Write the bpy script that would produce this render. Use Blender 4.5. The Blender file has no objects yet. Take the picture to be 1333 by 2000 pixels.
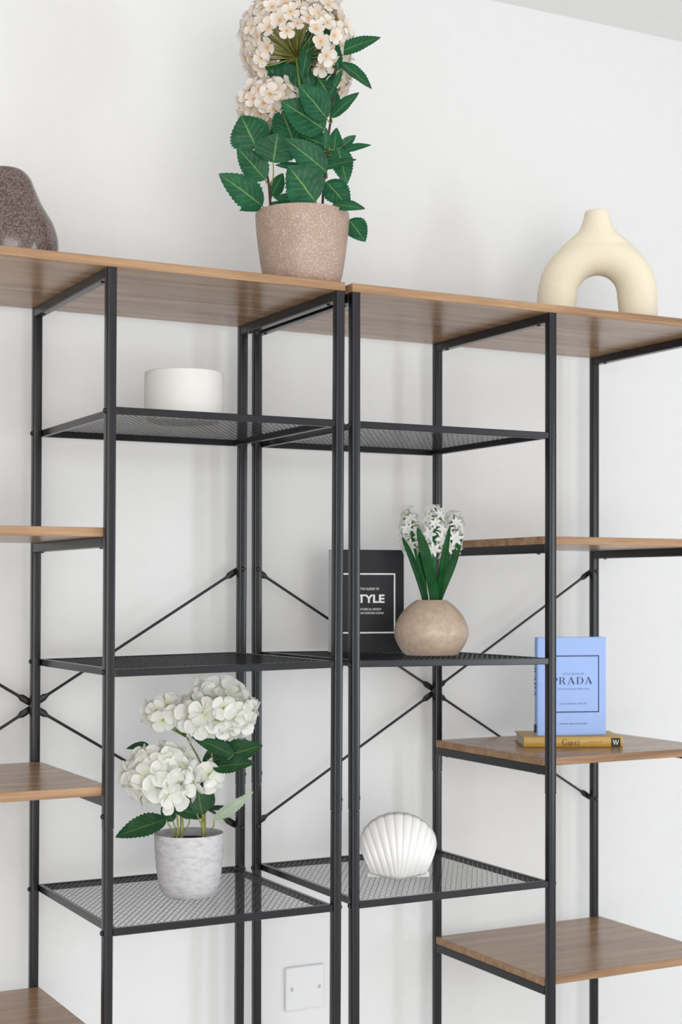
import bpy, math, random
from mathutils import Vector, Matrix, Quaternion
random.seed(7)
PI = math.pi
scene = bpy.context.scene
COL = scene.collection

# ------------------------------------------------------------------ camera
VIEW_AZ = math.radians(27.989)          # camera looks this far to the right of the wall's normal
cam_data = bpy.data.cameras.new('camera')
cam = bpy.data.objects.new('camera', cam_data)
COL.objects.link(cam)
cam.location = (-1.6465, -2.2277, 1.2902)
cam.rotation_euler = (PI/2, 0, -VIEW_AZ)
cam_data.sensor_fit = 'VERTICAL'
cam_data.sensor_height = 36.0
cam_data.sensor_width = 24.0
cam_data.lens = 53.358
cam_data.shift_y = 0.0747
cam_data.clip_start = 0.05
cam_data.dof.use_dof = True
cam_data.dof.focus_distance = 2.62
cam_data.dof.aperture_fstop = 4.5
scene.camera = cam

# ------------------------------------------------------------------ world, lights, exposure
world = bpy.data.worlds.new('daylight')
scene.world = world
world.use_nodes = True
bg = world.node_tree.nodes['Background']
bg.inputs['Color'].default_value = (0.97, 0.985, 1.0, 1)
bg.inputs['Strength'].default_value = 1.0

def area(name, loc, target, sx, sy, power, color):
    l = bpy.data.lights.new(name, 'AREA')
    l.shape = 'RECTANGLE'; l.size = sx; l.size_y = sy; l.energy = power; l.color = color
    o = bpy.data.objects.new(name, l); COL.objects.link(o)
    o.location = loc
    o.rotation_euler = (Vector(target) - Vector(loc)).to_track_quat('-Z', 'Y').to_euler()
    return o
# daylight through the glass doors opposite the shelves and through the side window
area('window_front_offscreen', (-2.0, -5.06, 1.10), (-2.0, 0, 1.10), 3.3, 2.1, 102, (1.0, 0.99, 0.98))
area('window_right_offscreen', (2.66, -3.6, 1.05), (0, -3.6, 1.05), 0.95, 1.6, 44, (0.86, 0.94, 1.0))

vs = scene.view_settings
vs.view_transform = 'Standard'
vs.look = 'None'
vs.gamma = 1.0
vs.use_curve_mapping = False
vs.exposure = 0.14

# ------------------------------------------------------------------ materials
def newmat(name):
    m = bpy.data.materials.new(name); m.use_nodes = True
    nt = m.node_tree
    return m, nt, nt.nodes['Principled BSDF']
def N(nt, t, **kw):
    n = nt.nodes.new(t)
    for k, v in kw.items():
        if k in n.inputs.keys(): n.inputs[k].default_value = v
        else: setattr(n, k, v)
    return n
def ramp(nt, stops, interp='LINEAR'):
    r = nt.nodes.new('ShaderNodeValToRGB'); r.color_ramp.interpolation = interp
    e = r.color_ramp.elements
    while len(e) < len(stops): e.new(0.5)
    for k, (p, c) in enumerate(stops):
        e[k].position = p; e[k].color = (*c, 1) if len(c) == 3 else c
    return r
def coords(nt, scale=(1, 1, 1), kind='Object'):
    tc = nt.nodes.new('ShaderNodeTexCoord'); mp = nt.nodes.new('ShaderNodeMapping')
    mp.inputs['Scale'].default_value = scale
    nt.links.new(tc.outputs[kind], mp.inputs['Vector'])
    return mp.outputs['Vector']
def bump(nt, p, height, strength=0.2, dist=0.002):
    b = nt.nodes.new('ShaderNodeBump'); b.inputs['Strength'].default_value = strength; b.inputs['Distance'].default_value = dist
    nt.links.new(height, b.inputs['Height']); nt.links.new(b.outputs['Normal'], p.inputs['Normal'])

def plain(name, col, rough=0.5, spec=0.5, noise=0.06, nscale=60, bumpst=0.0, metal=0.0):
    m, nt, p = newmat(name)
    v = coords(nt)
    n = N(nt, 'ShaderNodeTexNoise', Scale=nscale, Detail=4.0); nt.links.new(v, n.inputs['Vector'])
    lo = tuple(max(0, c*(1-noise)) for c in col); hi = tuple(min(1, c*(1+noise)) for c in col)
    r = ramp(nt, [(0.3, lo), (0.7, hi)]); nt.links.new(n.outputs['Fac'], r.inputs['Fac'])
    nt.links.new(r.outputs['Color'], p.inputs['Base Color'])
    p.inputs['Roughness'].default_value = rough; p.inputs['Specular IOR Level'].default_value = spec
    p.inputs['Metallic'].default_value = metal
    if bumpst: bump(nt, p, n.outputs['Fac'], bumpst)
    return m

def wood_mat(name, dark, mid, light, rough, spec=0.5):
    m, nt, p = newmat(name)
    v = coords(nt, (1.6, 26, 26))
    n1 = N(nt, 'ShaderNodeTexNoise', Scale=1.6, Detail=6.0, Roughness=0.62, Distortion=0.4); nt.links.new(v, n1.inputs['Vector'])
    v2 = coords(nt, (6, 260, 260))
    n2 = N(nt, 'ShaderNodeTexNoise', Scale=1.5, Detail=3.0); nt.links.new(v2, n2.inputs['Vector'])
    mx = N(nt, 'ShaderNodeMix', data_type='FLOAT'); mx.inputs[0].default_value = 0.3
    nt.links.new(n1.outputs['Fac'], mx.inputs[2]); nt.links.new(n2.outputs['Fac'], mx.inputs[3])
    r = ramp(nt, [(0.34, dark), (0.5, mid), (0.66, light)]); nt.links.new(mx.outputs[0], r.inputs['Fac'])
    nt.links.new(r.outputs['Color'], p.inputs['Base Color'])
    p.inputs['Roughness'].default_value = rough; p.inputs['Specular IOR Level'].default_value = spec
    bump(nt, p, n2.outputs['Fac'], 0.05, 0.001)
    return m

M = {}
M['wall'] = plain('white_wall_paint', (0.80, 0.80, 0.797), 0.75, 0.25, 0.008, 30, 0.03)
M['ceiling'] = plain('white_ceiling_paint', (0.91, 0.905, 0.90), 0.85, 0.2, 0.008, 30)
M['floor'] = plain('pale_floor', (0.74, 0.73, 0.72), 0.6, 0.3, 0.08, 6)
M['metal'] = plain('black_powder_coat', (0.0085, 0.0085, 0.0105), 0.24, 0.38, 0.1, 300)
M['bolt'] = plain('black_bolt', (0.012, 0.012, 0.014), 0.3, 0.5, 0.1, 300)
M['wood'] = wood_mat('oak_effect_face', (0.19, 0.100, 0.050), (0.335, 0.192, 0.100), (0.48, 0.30, 0.168), 0.25, 0.36)
M['edge'] = wood_mat('oak_effect_edge', (0.19, 0.100, 0.050), (0.335, 0.192, 0.100), (0.48, 0.30, 0.168), 0.45, 0.36)

def speckle_mat(name, base, base2, speck, density, rough, vscale, thr, spec=0.4, mott=30):
    m, nt, p = newmat(name)
    v = coords(nt)
    n = N(nt, 'ShaderNodeTexNoise', Scale=mott, Detail=5.0); nt.links.new(v, n.inputs['Vector'])
    r = ramp(nt, [(0.35, base), (0.65, base2)]); nt.links.new(n.outputs['Fac'], r.inputs['Fac'])
    vo = N(nt, 'ShaderNodeTexVoronoi', Scale=vscale); nt.links.new(v, vo.inputs['Vector'])
    lt = N(nt, 'ShaderNodeMath', operation='LESS_THAN'); lt.inputs[1].default_value = thr
    nt.links.new(vo.outputs['Distance'], lt.inputs[0])
    sp = N(nt, 'ShaderNodeSeparateColor'); nt.links.new(vo.outputs['Color'], sp.inputs[0])
    g = N(nt, 'ShaderNodeMath', operation='LESS_THAN'); g.inputs[1].default_value = density
    nt.links.new(sp.outputs[0], g.inputs[0])
    mu = N(nt, 'ShaderNodeMath', operation='MULTIPLY'); nt.links.new(lt.outputs[0], mu.inputs[0]); nt.links.new(g.outputs[0], mu.inputs[1])
    mx = N(nt, 'ShaderNodeMix', data_type='RGBA'); nt.links.new(mu.outputs[0], mx.inputs[0])
    nt.links.new(r.outputs['Color'], mx.inputs[6]); mx.inputs[7].default_value = (*speck, 1)
    nt.links.new(mx.outputs[2], p.inputs['Base Color'])
    p.inputs['Roughness'].default_value = rough; p.inputs['Specular IOR Level'].default_value = spec
    bump(nt, p, n.outputs['Fac'], 0.08, 0.001)
    return m
M['speckled_pot'] = speckle_mat('speckled_tan_pot', (0.37, 0.26, 0.20), (0.41, 0.295, 0.23), (0.80, 0.72, 0.64), 0.5, 0.5, 480, 0.29)
M['brown_glaze'] = speckle_mat('mottled_brown_glaze', (0.060, 0.040, 0.036), (0.13, 0.088, 0.076), (0.20, 0.14, 0.12), 0.7, 0.22, 330, 0.5, 0.6, 220)
M['stone'] = speckle_mat('beige_stone', (0.45, 0.34, 0.255), (0.54, 0.42, 0.32), (0.38, 0.27, 0.20), 0.5, 0.38, 500, 0.35, 0.45, 90)
M['white_ceramic'] = plain('matte_white_ceramic', (0.74, 0.725, 0.695), 0.55, 0.4, 0.015, 60)
M['shell'] = plain('white_porcelain', (0.86, 0.85, 0.84), 0.42, 0.45, 0.01, 60)
M['cream'] = plain('cream_bisque', (0.86, 0.775, 0.61), 0.8, 0.25, 0.04, 350, 0.12)
M['soil'] = plain('dark_soil', (0.020, 0.015, 0.013), 0.95, 0.1, 0.5, 200, 0.6)
M['plate'] = plain('white_plastic', (0.80, 0.80, 0.81), 0.35, 0.5, 0.005, 40)
M['chrome'] = plain('chrome', (0.55, 0.53, 0.52), 0.25, 0.5, 0.05, 300, 0, 1.0)
# grey felt-like cement pot
def cement():
    m, nt, p = newmat('grey_white_cement')
    v = coords(nt, (1, 1, 2.6))
    n = N(nt, 'ShaderNodeTexNoise', Scale=55.0, Detail=8.0, Roughness=0.7); nt.links.new(v, n.inputs['Vector'])
    r = ramp(nt, [(0.33, (0.42, 0.415, 0.425)), (0.48, (0.56, 0.555, 0.565)), (0.7, (0.65, 0.645, 0.655))])
    nt.links.new(n.outputs['Fac'], r.inputs['Fac']); nt.links.new(r.outputs['Color'], p.inputs['Base Color'])
    p.inputs['Roughness'].default_value = 0.9; p.inputs['Specular IOR Level'].default_value = 0.2
    bump(nt, p, n.outputs['Fac'], 0.5, 0.002)
    return m
M['cement'] = cement()

def leaf_mat(name, deep, lite, vein, transl=0.18, rough=0.42):
    m, nt, p = newmat(name)
    tc = N(nt, 'ShaderNodeUVMap'); sx = N(nt, 'ShaderNodeSeparateXYZ'); nt.links.new(tc.outputs[0], sx.inputs[0])
    def math_(op, a, b=None):
        n = N(nt, 'ShaderNodeMath', operation=op)
        for i, q in enumerate((a, b)):
            if q is None: continue
            if isinstance(q, (int, float)): n.inputs[i].default_value = q
            else: nt.links.new(q, n.inputs[i])
        return n.outputs[0]
    au = math_('ABSOLUTE', math_('SUBTRACT', sx.outputs[0], 0.5))
    mid = math_('LESS_THAN', au, 0.022)
    fr = math_('FRACT', math_('MULTIPLY', math_('SUBTRACT', sx.outputs[1], math_('MULTIPLY', au, 0.55)), 7.0))
    side = math_('MULTIPLY', math_('LESS_THAN', math_('ABSOLUTE', math_('SUBTRACT', fr, 0.5)), 0.055), math_('LESS_THAN', au, 0.34))
    vn = math_('MAXIMUM', mid, math_('MULTIPLY', side, 0.38))
    n = N(nt, 'ShaderNodeTexNoise', Scale=45.0, Detail=4.0); nt.links.new(coords(nt), n.inputs['Vector'])
    r = ramp(nt, [(0.3, deep), (0.72, lite)]); nt.links.new(n.outputs['Fac'], r.inputs['Fac'])
    mx = N(nt, 'ShaderNodeMix', data_type='RGBA'); nt.links.new(vn, mx.inputs[0]); nt.links.new(r.outputs['Color'], mx.inputs[6]); mx.inputs[7].default_value = (*vein, 1)
    nt.links.new(mx.outputs[2], p.inputs['Base Color'])
    p.inputs['Roughness'].default_value = rough; p.inputs['Specular IOR Level'].default_value = 0.22
    bump(nt, p, fr, 0.15, 0.001)
    tr = N(nt, 'ShaderNodeBsdfTranslucent'); tr.inputs['Color'].default_value = (lite[0]*2.2, lite[1]*1.9, lite[2]*0.8, 1)
    ms = N(nt, 'ShaderNodeMixShader'); ms.inputs[0].default_value = transl
    nt.links.new(p.outputs[0], ms.inputs[1]); nt.links.new(tr.outputs[0], ms.inputs[2])
    nt.links.new(ms.outputs[0], nt.nodes['Material Output'].inputs['Surface'])
    return m
M['leaf'] = leaf_mat('hydrangea_leaf', (0.008, 0.062, 0.030), (0.018, 0.125, 0.058), (0.16, 0.30, 0.10))
M['leaf_silver'] = leaf_mat('leaf_silver_side', (0.26, 0.36, 0.28), (0.40, 0.48, 0.40), (0.55, 0.55, 0.38), 0.15, 0.6)
M['leaf_white_plant'] = leaf_mat('small_hydrangea_leaf', (0.012, 0.045, 0.020), (0.022, 0.085, 0.034), (0.10, 0.16, 0.05), 0.1, 0.5)
M['strap'] = plain('hyacinth_leaf', (0.006, 0.062, 0.014), 0.45, 0.14, 0.35, 40)
M['hyacinth_stem'] = plain('hyacinth_stem', (0.026, 0.16, 0.040), 0.45, 0.16, 0.3, 40)
M['stem_green'] = plain('green_stem', (0.15, 0.25, 0.035), 0.5, 0.4, 0.2, 80)
M['stem_olive'] = plain('olive_stem', (0.26, 0.27, 0.070), 0.5, 0.4, 0.25, 80)
M['stem_brown'] = plain('brown_stem', (0.075, 0.035, 0.028), 0.6, 0.3, 0.3, 80)

def petal_mat(name, centre, mid, outer, r0, r1, transl=0.3):
    m, nt, p = newmat(name)
    tc = nt.nodes.new('ShaderNodeTexCoord')
    ln = N(nt, 'ShaderNodeVectorMath', operation='LENGTH'); nt.links.new(tc.outputs['Object'], ln.inputs[0])
    mr = N(nt, 'ShaderNodeMapRange'); mr.inputs[1].default_value = r0; mr.inputs[2].default_value = r1
    nt.links.new(ln.outputs['Value'], mr.inputs[0])
    r = ramp(nt, [(0.0, centre), (0.22, mid), (0.6, outer)]); nt.links.new(mr.outputs[0], r.inputs['Fac'])
    nt.links.new(r.outputs['Color'], p.inputs['Base Color'])
    p.inputs['Roughness'].default_value = 0.7; p.inputs['Specular IOR Level'].default_value = 0.2
    tr = N(nt, 'ShaderNodeBsdfTranslucent'); nt.links.new(r.outputs['Color'], tr.inputs['Color'])
    ms = N(nt, 'ShaderNodeMixShader'); ms.inputs[0].default_value = transl
    nt.links.new(p.outputs[0], ms.inputs[1]); nt.links.new(tr.outputs[0], ms.inputs[2])
    nt.links.new(ms.outputs[0], nt.nodes['Material Output'].inputs['Surface'])
    return m
M['petal_peach'] = petal_mat('peach_white_petal', (0.72, 0.42, 0.16), (0.88, 0.68, 0.50), (0.90, 0.84, 0.77), 0.0, 0.0175)
M['petal_white'] = petal_mat('greenish_white_petal', (0.42, 0.50, 0.10), (0.80, 0.83, 0.62), (0.89, 0.89, 0.85), 0.0, 0.026)
M['petal_hyacinth'] = petal_mat('hyacinth_petal', (0.45, 0.47, 0.18), (0.86, 0.87, 0.76), (0.91, 0.91, 0.90), 0.0045, 0.0125)

M['black_card'] = plain('black_printed_card', (0.012, 0.012, 0.015), 0.5, 0.28, 0.05, 80)
M['grey_card'] = plain('pale_grey_card', (0.62, 0.62, 0.63), 0.6, 0.3, 0.02, 80)
M['white_ink'] = plain('white_ink', (0.85, 0.85, 0.85), 0.6, 0.3, 0.0, 80)
M['blue_cloth'] = plain('sky_blue_cover', (0.335, 0.475, 0.83), 0.5, 0.4, 0.02, 200)
M['navy_ink'] = plain('navy_ink', (0.012, 0.025, 0.07), 0.5, 0.3, 0.0, 80)
M['grey_blue_ink'] = plain('grey_blue_ink', (0.10, 0.16, 0.30), 0.5, 0.3, 0.0, 80)
M['gold_cloth'] = plain('mustard_cover', (0.58, 0.36, 0.080), 0.42, 0.5, 0.06, 200)
M['black_ink'] = plain('black_ink', (0.02, 0.016, 0.012), 0.5, 0.3, 0.0, 80)
M['orange_ink'] = plain('orange_ink', (0.42, 0.17, 0.035), 0.5, 0.3, 0.0, 80)
M['pages'] = plain('page_block', (0.78, 0.75, 0.68), 0.8, 0.2, 0.04, 400)

# ------------------------------------------------------------------ mesh helpers
class MB:
    def __init__(self): self.v = []; self.f = []; self.mi = []; self.uv = None
    def add(self, vs, fs, mi=0):
        o = len(self.v); self.v += [tuple(q) for q in vs]
        for f in fs: self.f.append(tuple(i+o for i in f)); self.mi.append(mi)
        return self
    def box(self, x0, x1, y0, y1, z0, z1, mi=0, front_mi=None):
        vs = [(x, y, z) for z in (z0, z1) for y in (y0, y1) for x in (x0, x1)]
        fs = [(0, 2, 3, 1), (4, 5, 7, 6), (0, 1, 5, 4), (2, 6, 7, 3), (0, 4, 6, 2), (1, 3, 7, 5)]
        o = len(self.v); self.v += vs
        for k, f in enumerate(fs):
            self.f.append(tuple(i+o for i in f)); self.mi.append(front_mi if (front_mi is not None and k >= 2) else mi)
        return self
    def prism(self, prof, z0, z1, mi=0):          # prof: 2-D outline (ccw), extruded along z
        n = len(prof)
        vs = [(x, y, z0) for x, y in prof] + [(x, y, z1) for x, y in prof]
        fs = [(i, (i+1) % n, (i+1) % n+n, i+n) for i in range(n)] + [tuple(range(n-1, -1, -1)), tuple(range(n, 2*n))]
        return self.add(vs, fs, mi)
    def lathe(self, prof, seg=56, mi=0, warp=None):
        vs = []; fs = []
        for r, z in prof:
            for k in range(seg):
                a = 2*PI*k/seg; vs.append((r*math.cos(a), r*math.sin(a), z))
        for j in range(len(prof)-1):
            for k in range(seg):
                k2 = (k+1) % seg
                fs.append((j*seg+k, j*seg+k2, (j+1)*seg+k2, (j+1)*seg+k))
        fs.append(tuple(range(seg-1, -1, -1)))
        fs.append(tuple((len(prof)-1)*seg+k for k in range(seg)))
        if warp: vs = [warp(*q) for q in vs]
        return self.add(vs, fs, mi)
    def tube(self, pts, rad, seg=8, mi=0):
        pts = [Vector(p) for p in pts]; n = len(pts)
        rr = rad if isinstance(rad, (list, tuple)) else [rad]*n
        up = Vector((0.13, 0.21, 0.97)); vs = []; fs = []
        for i, p in enumerate(pts):
            t = (pts[min(i+1, n-1)] - pts[max(i-1, 0)]).normalized()
            s = t.cross(up)
            if s.length < 1e-3: s = t.cross(Vector((1, 0, 0)))
            s.normalize(); u = s.cross(t)
            for k in range(seg):
                a = 2*PI*k/seg; vs.append(p + (s*math.cos(a)+u*math.sin(a))*rr[i])
        for i in range(n-1):
            for k in range(seg):
                k2 = (k+1) % seg
                fs.append((i*seg+k, i*seg+k2, (i+1)*seg+k2, (i+1)*seg+k))
        fs.append(tuple(range(seg-1, -1, -1))); fs.append(tuple((n-1)*seg+k for k in range(seg)))
        return self.add(vs, fs, mi)
    def mesh(self, name, mats, smooth=False, fn=None):
        me = bpy.data.meshes.new(name)
        vs = [fn(*q) for q in self.v] if fn else self.v
        me.from_pydata([tuple(q) for q in vs], [], self.f)
        for m in (mats if isinstance(mats, (list, tuple)) else [mats]): me.materials.append(m)
        me.polygons.foreach_set('material_index', self.mi)
        if smooth: me.polygons.foreach_set('use_smooth', [True]*len(self.f))
        if self.uv:
            ul = me.uv_layers.new(name='UVMap')
            for lp in me.loops: ul.data[lp.index].uv = self.uv[lp.vertex_index]
        me.update()
        return me
    def build(self, name, mats, parent=None, smooth=False, fn=None, loc=None, rot=None):
        return link(name, self.mesh(name, mats, smooth, fn), parent, loc, rot)

def link(name, me, parent=None, loc=None, rot=None):
    o = bpy.data.objects.new(name, me); COL.objects.link(o)
    if parent: o.parent = parent
    if loc: o.location = loc
    if rot: o.rotation_euler = rot
    return o
def tag(o, label=None, cat=None, group=None, kind=None):
    for k, v in (('label', label), ('category', cat), ('group', group), ('kind', kind)):
        if v: o[k] = v
    return o
def thing(name, loc, rotz, label, cat, group=None):
    o = link(name, None, None, loc, (0, 0, rotz)); o.empty_display_size = 0.05
    return tag(o, label, cat, group)
def smooth_pts(pts, n=6):           # Catmull-Rom through the points
    P = [Vector(p) for p in pts]; P = [P[0]*2-P[1]] + P + [P[-1]*2-P[-2]]
    out = []
    for i in range(1, len(P)-2):
        for k in range(n):
            t = k/n
            out.append(0.5*((2*P[i]) + (P[i+1]-P[i-1])*t + (2*P[i-1]-5*P[i]+4*P[i+1]-P[i+2])*t*t + (3*P[i]-P[i-1]-3*P[i+1]+P[i+2])*t**3))
    out.append(P[-2]); return out
def smooth_prof(prof, n=5):
    return [(max(p.x, 0.0004), p.y) for p in smooth_pts([(r, z, 0) for r, z in prof], n)]
def subsurf(o, lv=1):
    m = o.modifiers.new('subdivision', 'SUBSURF'); m.levels = lv; m.render_levels = lv
def bevel(o, w, seg=2):
    m = o.modifiers.new('bevel', 'BEVEL'); m.width = w; m.segments = seg; m.limit_method = 'ANGLE'; m.angle_limit = 0.6

# ------------------------------------------------------------------ the room
WY = 0.47                                   # face of the wall behind the shelves
CZ = 2.54
def struct(name, mb, m): return tag(mb.build(name, m), kind='structure')
struct('wall_back', MB().box(-4.2, 2.6, WY, WY+0.12, 0, CZ), M['wall'])
struct('ceiling', MB().box(-4.2, 2.72, -5.0, WY+0.12, CZ, CZ+0.1), M['ceiling'])
struct('floor', MB().box(-4.2, 2.72, -5.0, WY+0.12, -0.1, 0), M['floor'])
struct('wall_left', MB().box(-4.32, -4.2, -5.0, WY+0.12, 0, CZ), M['wall'])
wr = MB()                                   # side wall with its window opening
wr.box(2.6, 2.72, -2.8, WY+0.12, 0, CZ); wr.box(2.6, 2.72, -5.0, -4.4, 0, CZ)
wr.box(2.6, 2.72, -4.4, -2.8, 0, 0.08); wr.box(2.6, 2.72, -4.4, -2.8, 2.05, CZ)
struct('wall_right', wr, M['wall'])
struct('wall_front', MB().box(-0.35, 2.6, -5.12, -5.0, 0, CZ).box(-4.2, -0.35, -5.12, -5.0, 2.2, CZ), M['wall'])

# ------------------------------------------------------------------ shelving units
W = 0.0160; D = 0.389; TOP = 1.80; TH = 0.0145; RH = 0.0118; SEAM = 0.919
MESH_Z = (1.5707, 1.1678, 0.7657); WOOD_Z = (1.3845, 0.9843, 0.5875)
def rounded_square(x0, x1, y0, y1, r=0.0026, n=3):
    out = []
    for cx, cy, a0 in ((x1-r, y1-r, 0), (x0+r, y1-r, 90), (x0+r, y0+r, 180), (x1-r, y0+r, 270)):
        for k in range(n+1):
            a = math.radians(a0+90*k/n); out.append((cx+r*math.cos(a), cy+r*math.sin(a)))
    return out
def bolt_mesh():
    b = MB(); b.lathe([(0.0042, 0), (0.0042, 0.0012), (0.0034, 0.0026), (0.0018, 0.0034), (0.0004, 0.0036)], 12)
    return b.mesh('bolt', M['bolt'], True)
BOLT = bolt_mesh()
def screw_mesh():
    b = MB(); b.lathe([(0.0036, 0), (0.0036, 0.0012), (0.002, 0.002), (0.0004, 0.002)], 10)
    return b.mesh('screw', M['bolt'], True)
SCREW = screw_mesh()

def make_unit(name, frames, mesh_bay, wood_bay, lean, tilt2, label):
    """frames: x of each ladder frame's left side; bays: pairs of frame indices"""
    root = thing(name, (0, 0, 0), 0, label, 'shelving unit')
    sh = lambda x, y, z: (x + lean*(z-0.998), y, z)
    ends = (min(frames), max(frames)+W)
    tb = MB().box(ends[0], ends[1], 0.0, D+W, TOP-TH, TOP, 0, 1)
    o = tb.build('top_board', [M['wood'], M['edge']], root, fn=sh); bevel(o, 0.0008, 1)
    ma, mb_ = mesh_bay; wa, wb = wood_bay
    for i, x in enumerate(frames):
        for rear in (0, 1):
            y0 = D if rear else 0.0
            up = MB().prism(rounded_square(x, x+W, y0, y0+W), SEAM+0.0006, TOP-TH).build('upper_post', M['metal'], root, True, fn=sh)
            lo = MB().prism(rounded_square(x+0.0004, x+W-0.0004, y0+0.0004, y0+W-0.0004), 0.0, SEAM-0.0006).build('lower_post', M['metal'], root, True, fn=sh)
            for q in (up, lo):
                for p in q.data.polygons: p.use_smooth = len(p.vertices) == 4
                es = q.modifiers.new('edges', 'EDGE_SPLIT'); es.split_angle = math.radians(40)
            MB().prism(rounded_square(x+0.0018, x+W-0.0018, y0+0.0018, y0+W-0.0018), SEAM-0.01, SEAM+0.01).build('post_sleeve', M['bolt'], up, fn=sh)
            yc = y0 + W/2
            def bolt(z, side, par):
                if side in ('L', 'R'):
                    bx = x if side == 'L' else x+W
                    link('bolt', BOLT, par, sh(bx, yc, z), (0, -PI/2 if side == 'L' else PI/2, 0))
                else:
                    link('bolt', BOLT, par, sh(x+W*0.5, y0, z), (PI/2, 0, 0))
            if i in mesh_bay:
                side = 'L' if i == min(mesh_bay, key=lambda k: frames[k]) else 'R'
                for z in MESH_Z: bolt(z-0.0065, side, up if z > SEAM else lo)
            bolt(0.9385, 'L' if x < -0.6 else 'R', up)
            if rear:
                if i in (ma, mb_) and i not in wood_bay or i in (wa, wb) and i not in mesh_bay:
                    bolt(1.327, 'F', up); bolt(0.839, 'F', lo)
        cb = MB().box(x, x+W, W, D, TOP-TH-W, TOP-TH).build('top_crossbar', M['metal'], root, fn=sh); bevel(cb, 0.0015, 2)
        for y in (0.045, D-0.03): link('screw', SCREW, cb, sh(x+W/2, y, TOP-TH-W), (PI, 0, 0))
        if i in wood_bay:
            for z in WOOD_Z:
                c2 = MB().box(x, x+W, W, D, z-TH-W, z-TH).build('shelf_crossbar', M['metal'], root, fn=sh); bevel(c2, 0.0015, 2)
                for y in (0.045, D-0.03): link('screw', SCREW, c2, sh(x+W/2, y, z-TH-W), (PI, 0, 0))
    # wooden shelves between two frames
    x0, x1 = sorted((frames[wa], frames[wb])); x1 += W
    for z in WOOD_Z:
        o = MB().box(x0, x1, W+0.0004, D-0.0004, z-TH, z, 0, 1).build('shelf_board', [M['wood'], M['edge']], root, fn=sh); bevel(o, 0.0008, 1)
    # expanded metal shelves
    x0, x1 = sorted((frames[ma], frames[mb_])); x0 += W
    y0, y1 = 0.0018, D+W-0.0018
    for k, z in enumerate(MESH_Z):
        t = tilt2 if k == 1 else 0.0
        fn = lambda x, y, zz: sh(x, y, zz + t*((x-x0)/(x1-x0)-0.5))
        r = MB(); rw = 0.0085
        r.box(x0, x1, y0, y0+rw, z-RH, z); r.box(x0, x1, y1-rw, y1, z-RH, z)
        r.box(x0, x0+rw, y0+rw, y1-rw, z-RH, z); r.box(x1-rw, x1, y0+rw, y1-rw, z-RH, z)
        fr = r.build('shelf_frame', M['metal'], root, fn=fn); bevel(fr, 0.0012, 2)
        s = MB(); ang = math.radians(33.5); step = 0.0110
        ax0, ax1, ay0, ay1 = x0+rw*0.5, x1-rw*0.5, y0+rw*0.5, y1-rw*0.5
        for sg in (1, -1):
            d = Vector((math.sin(ang)*sg, math.cos(ang)))
            slope = d.x/d.y; L = ay1-ay0
            n0 = int(-abs(slope)*L/step)-1; n1 = int((ax1-ax0+abs(slope)*L)/step)+1
            for n in range(n0, n1+1):
                xs = ax0 + n*step       # strand crosses ay0 at xs
                ta, tb_ = 0.0, L
                lo_, hi_ = (ax0-xs)/slope, (ax1-xs)/slope
                if lo_ > hi_: lo_, hi_ = hi_, lo_
                ta = max(ta, lo_); tb_ = min(tb_, hi_)
                if tb_-ta < 0.002: continue
                a = Vector((xs+slope*ta, ay0+ta)); b = Vector((xs+slope*tb_, ay0+tb_))
                pr = Vector((-d.y, d.x))*0.00050
                zt, zb = z-0.0012-0.0003*(sg < 0), z-0.0018-0.0003*(sg < 0)
                vs = [(a.x-pr.x, a.y-pr.y, zb), (a.x+pr.x, a.y+pr.y, zb), (b.x+pr.x, b.y+pr.y, zb), (b.x-pr.x, b.y-pr.y, zb),
                      (a.x-pr.x, a.y-pr.y, zt), (a.x+pr.x, a.y+pr.y, zt), (b.x+pr.x, b.y+pr.y, zt), (b.x-pr.x, b.y-pr.y, zt)]
                s.add(vs, [(0, 1, 2, 3), (7, 6, 5, 4), (0, 4, 5, 1), (1, 5, 6, 2), (2, 6, 7, 3), (3, 7, 4, 0)])
        tag(s.build('expanded_mesh', M['metal'], fr, fn=fn), kind='stuff')
    # brace rods behind the rear posts: both bays meet at the shared frame
    mid = [i for i in mesh_bay if i in wood_bay][0]
    yb = D+W+0.0035
    for other in [i for i in range(len(frames)) if i != mid]:
        for za, zb in ((1.0845, 1.327), (1.0795, 0.839)):
            a = Vector((frames[mid]+W/2, yb, za)); b = Vector((frames[other]+W/2, yb, zb))
            L = (b-a).length; d = (b-a)/L; s = Vector((0, 1, 0)).cross(d); m = MB(); vs = []; fs = []; seg = 10
            prof = [(0, 0.0055, 0.0014), (0.014, 0.0062, 0.0014), (0.024, 0.0062, 0.0017), (0.031, 0.0030, 0.0027), (0.036, 0.0027, 0.0027)]
            prof += [(L-q[0], q[1], q[2]) for q in reversed(prof)]
            for t, hw, ht in prof:
                for k in range(seg):
                    an = 2*PI*k/seg; vs.append(a + d*t + s*(math.cos(an)*hw) + Vector((0, 1, 0))*(math.sin(an)*ht))
            for j in range(len(prof)-1):
                for k in range(seg):
                    k2 = (k+1) % seg; fs.append((j*seg+k, j*seg+k2, (j+1)*seg+k2, (j+1)*seg+k))
            fs += [tuple(range(seg-1, -1, -1)), tuple((len(prof)-1)*seg+k for k in range(seg))]
            m.add(vs, fs).build('brace_rod', M['bolt'], root, True, fn=sh)
    return root

make_unit('shelving_unit', [-1.2722, -0.8736, -0.4750], (1, 2), (0, 1), math.tan(math.radians(0.342)), 0.0050,
          'black metal and wood shelving unit carrying the brown vase and the white bowl')
make_unit('shelving_unit', [-0.4415, -0.0388, 0.3566], (0, 1), (1, 2), math.tan(math.radians(0.045)), -0.0042,
          'black metal and wood shelving unit carrying the cream arch vase and books')

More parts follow.
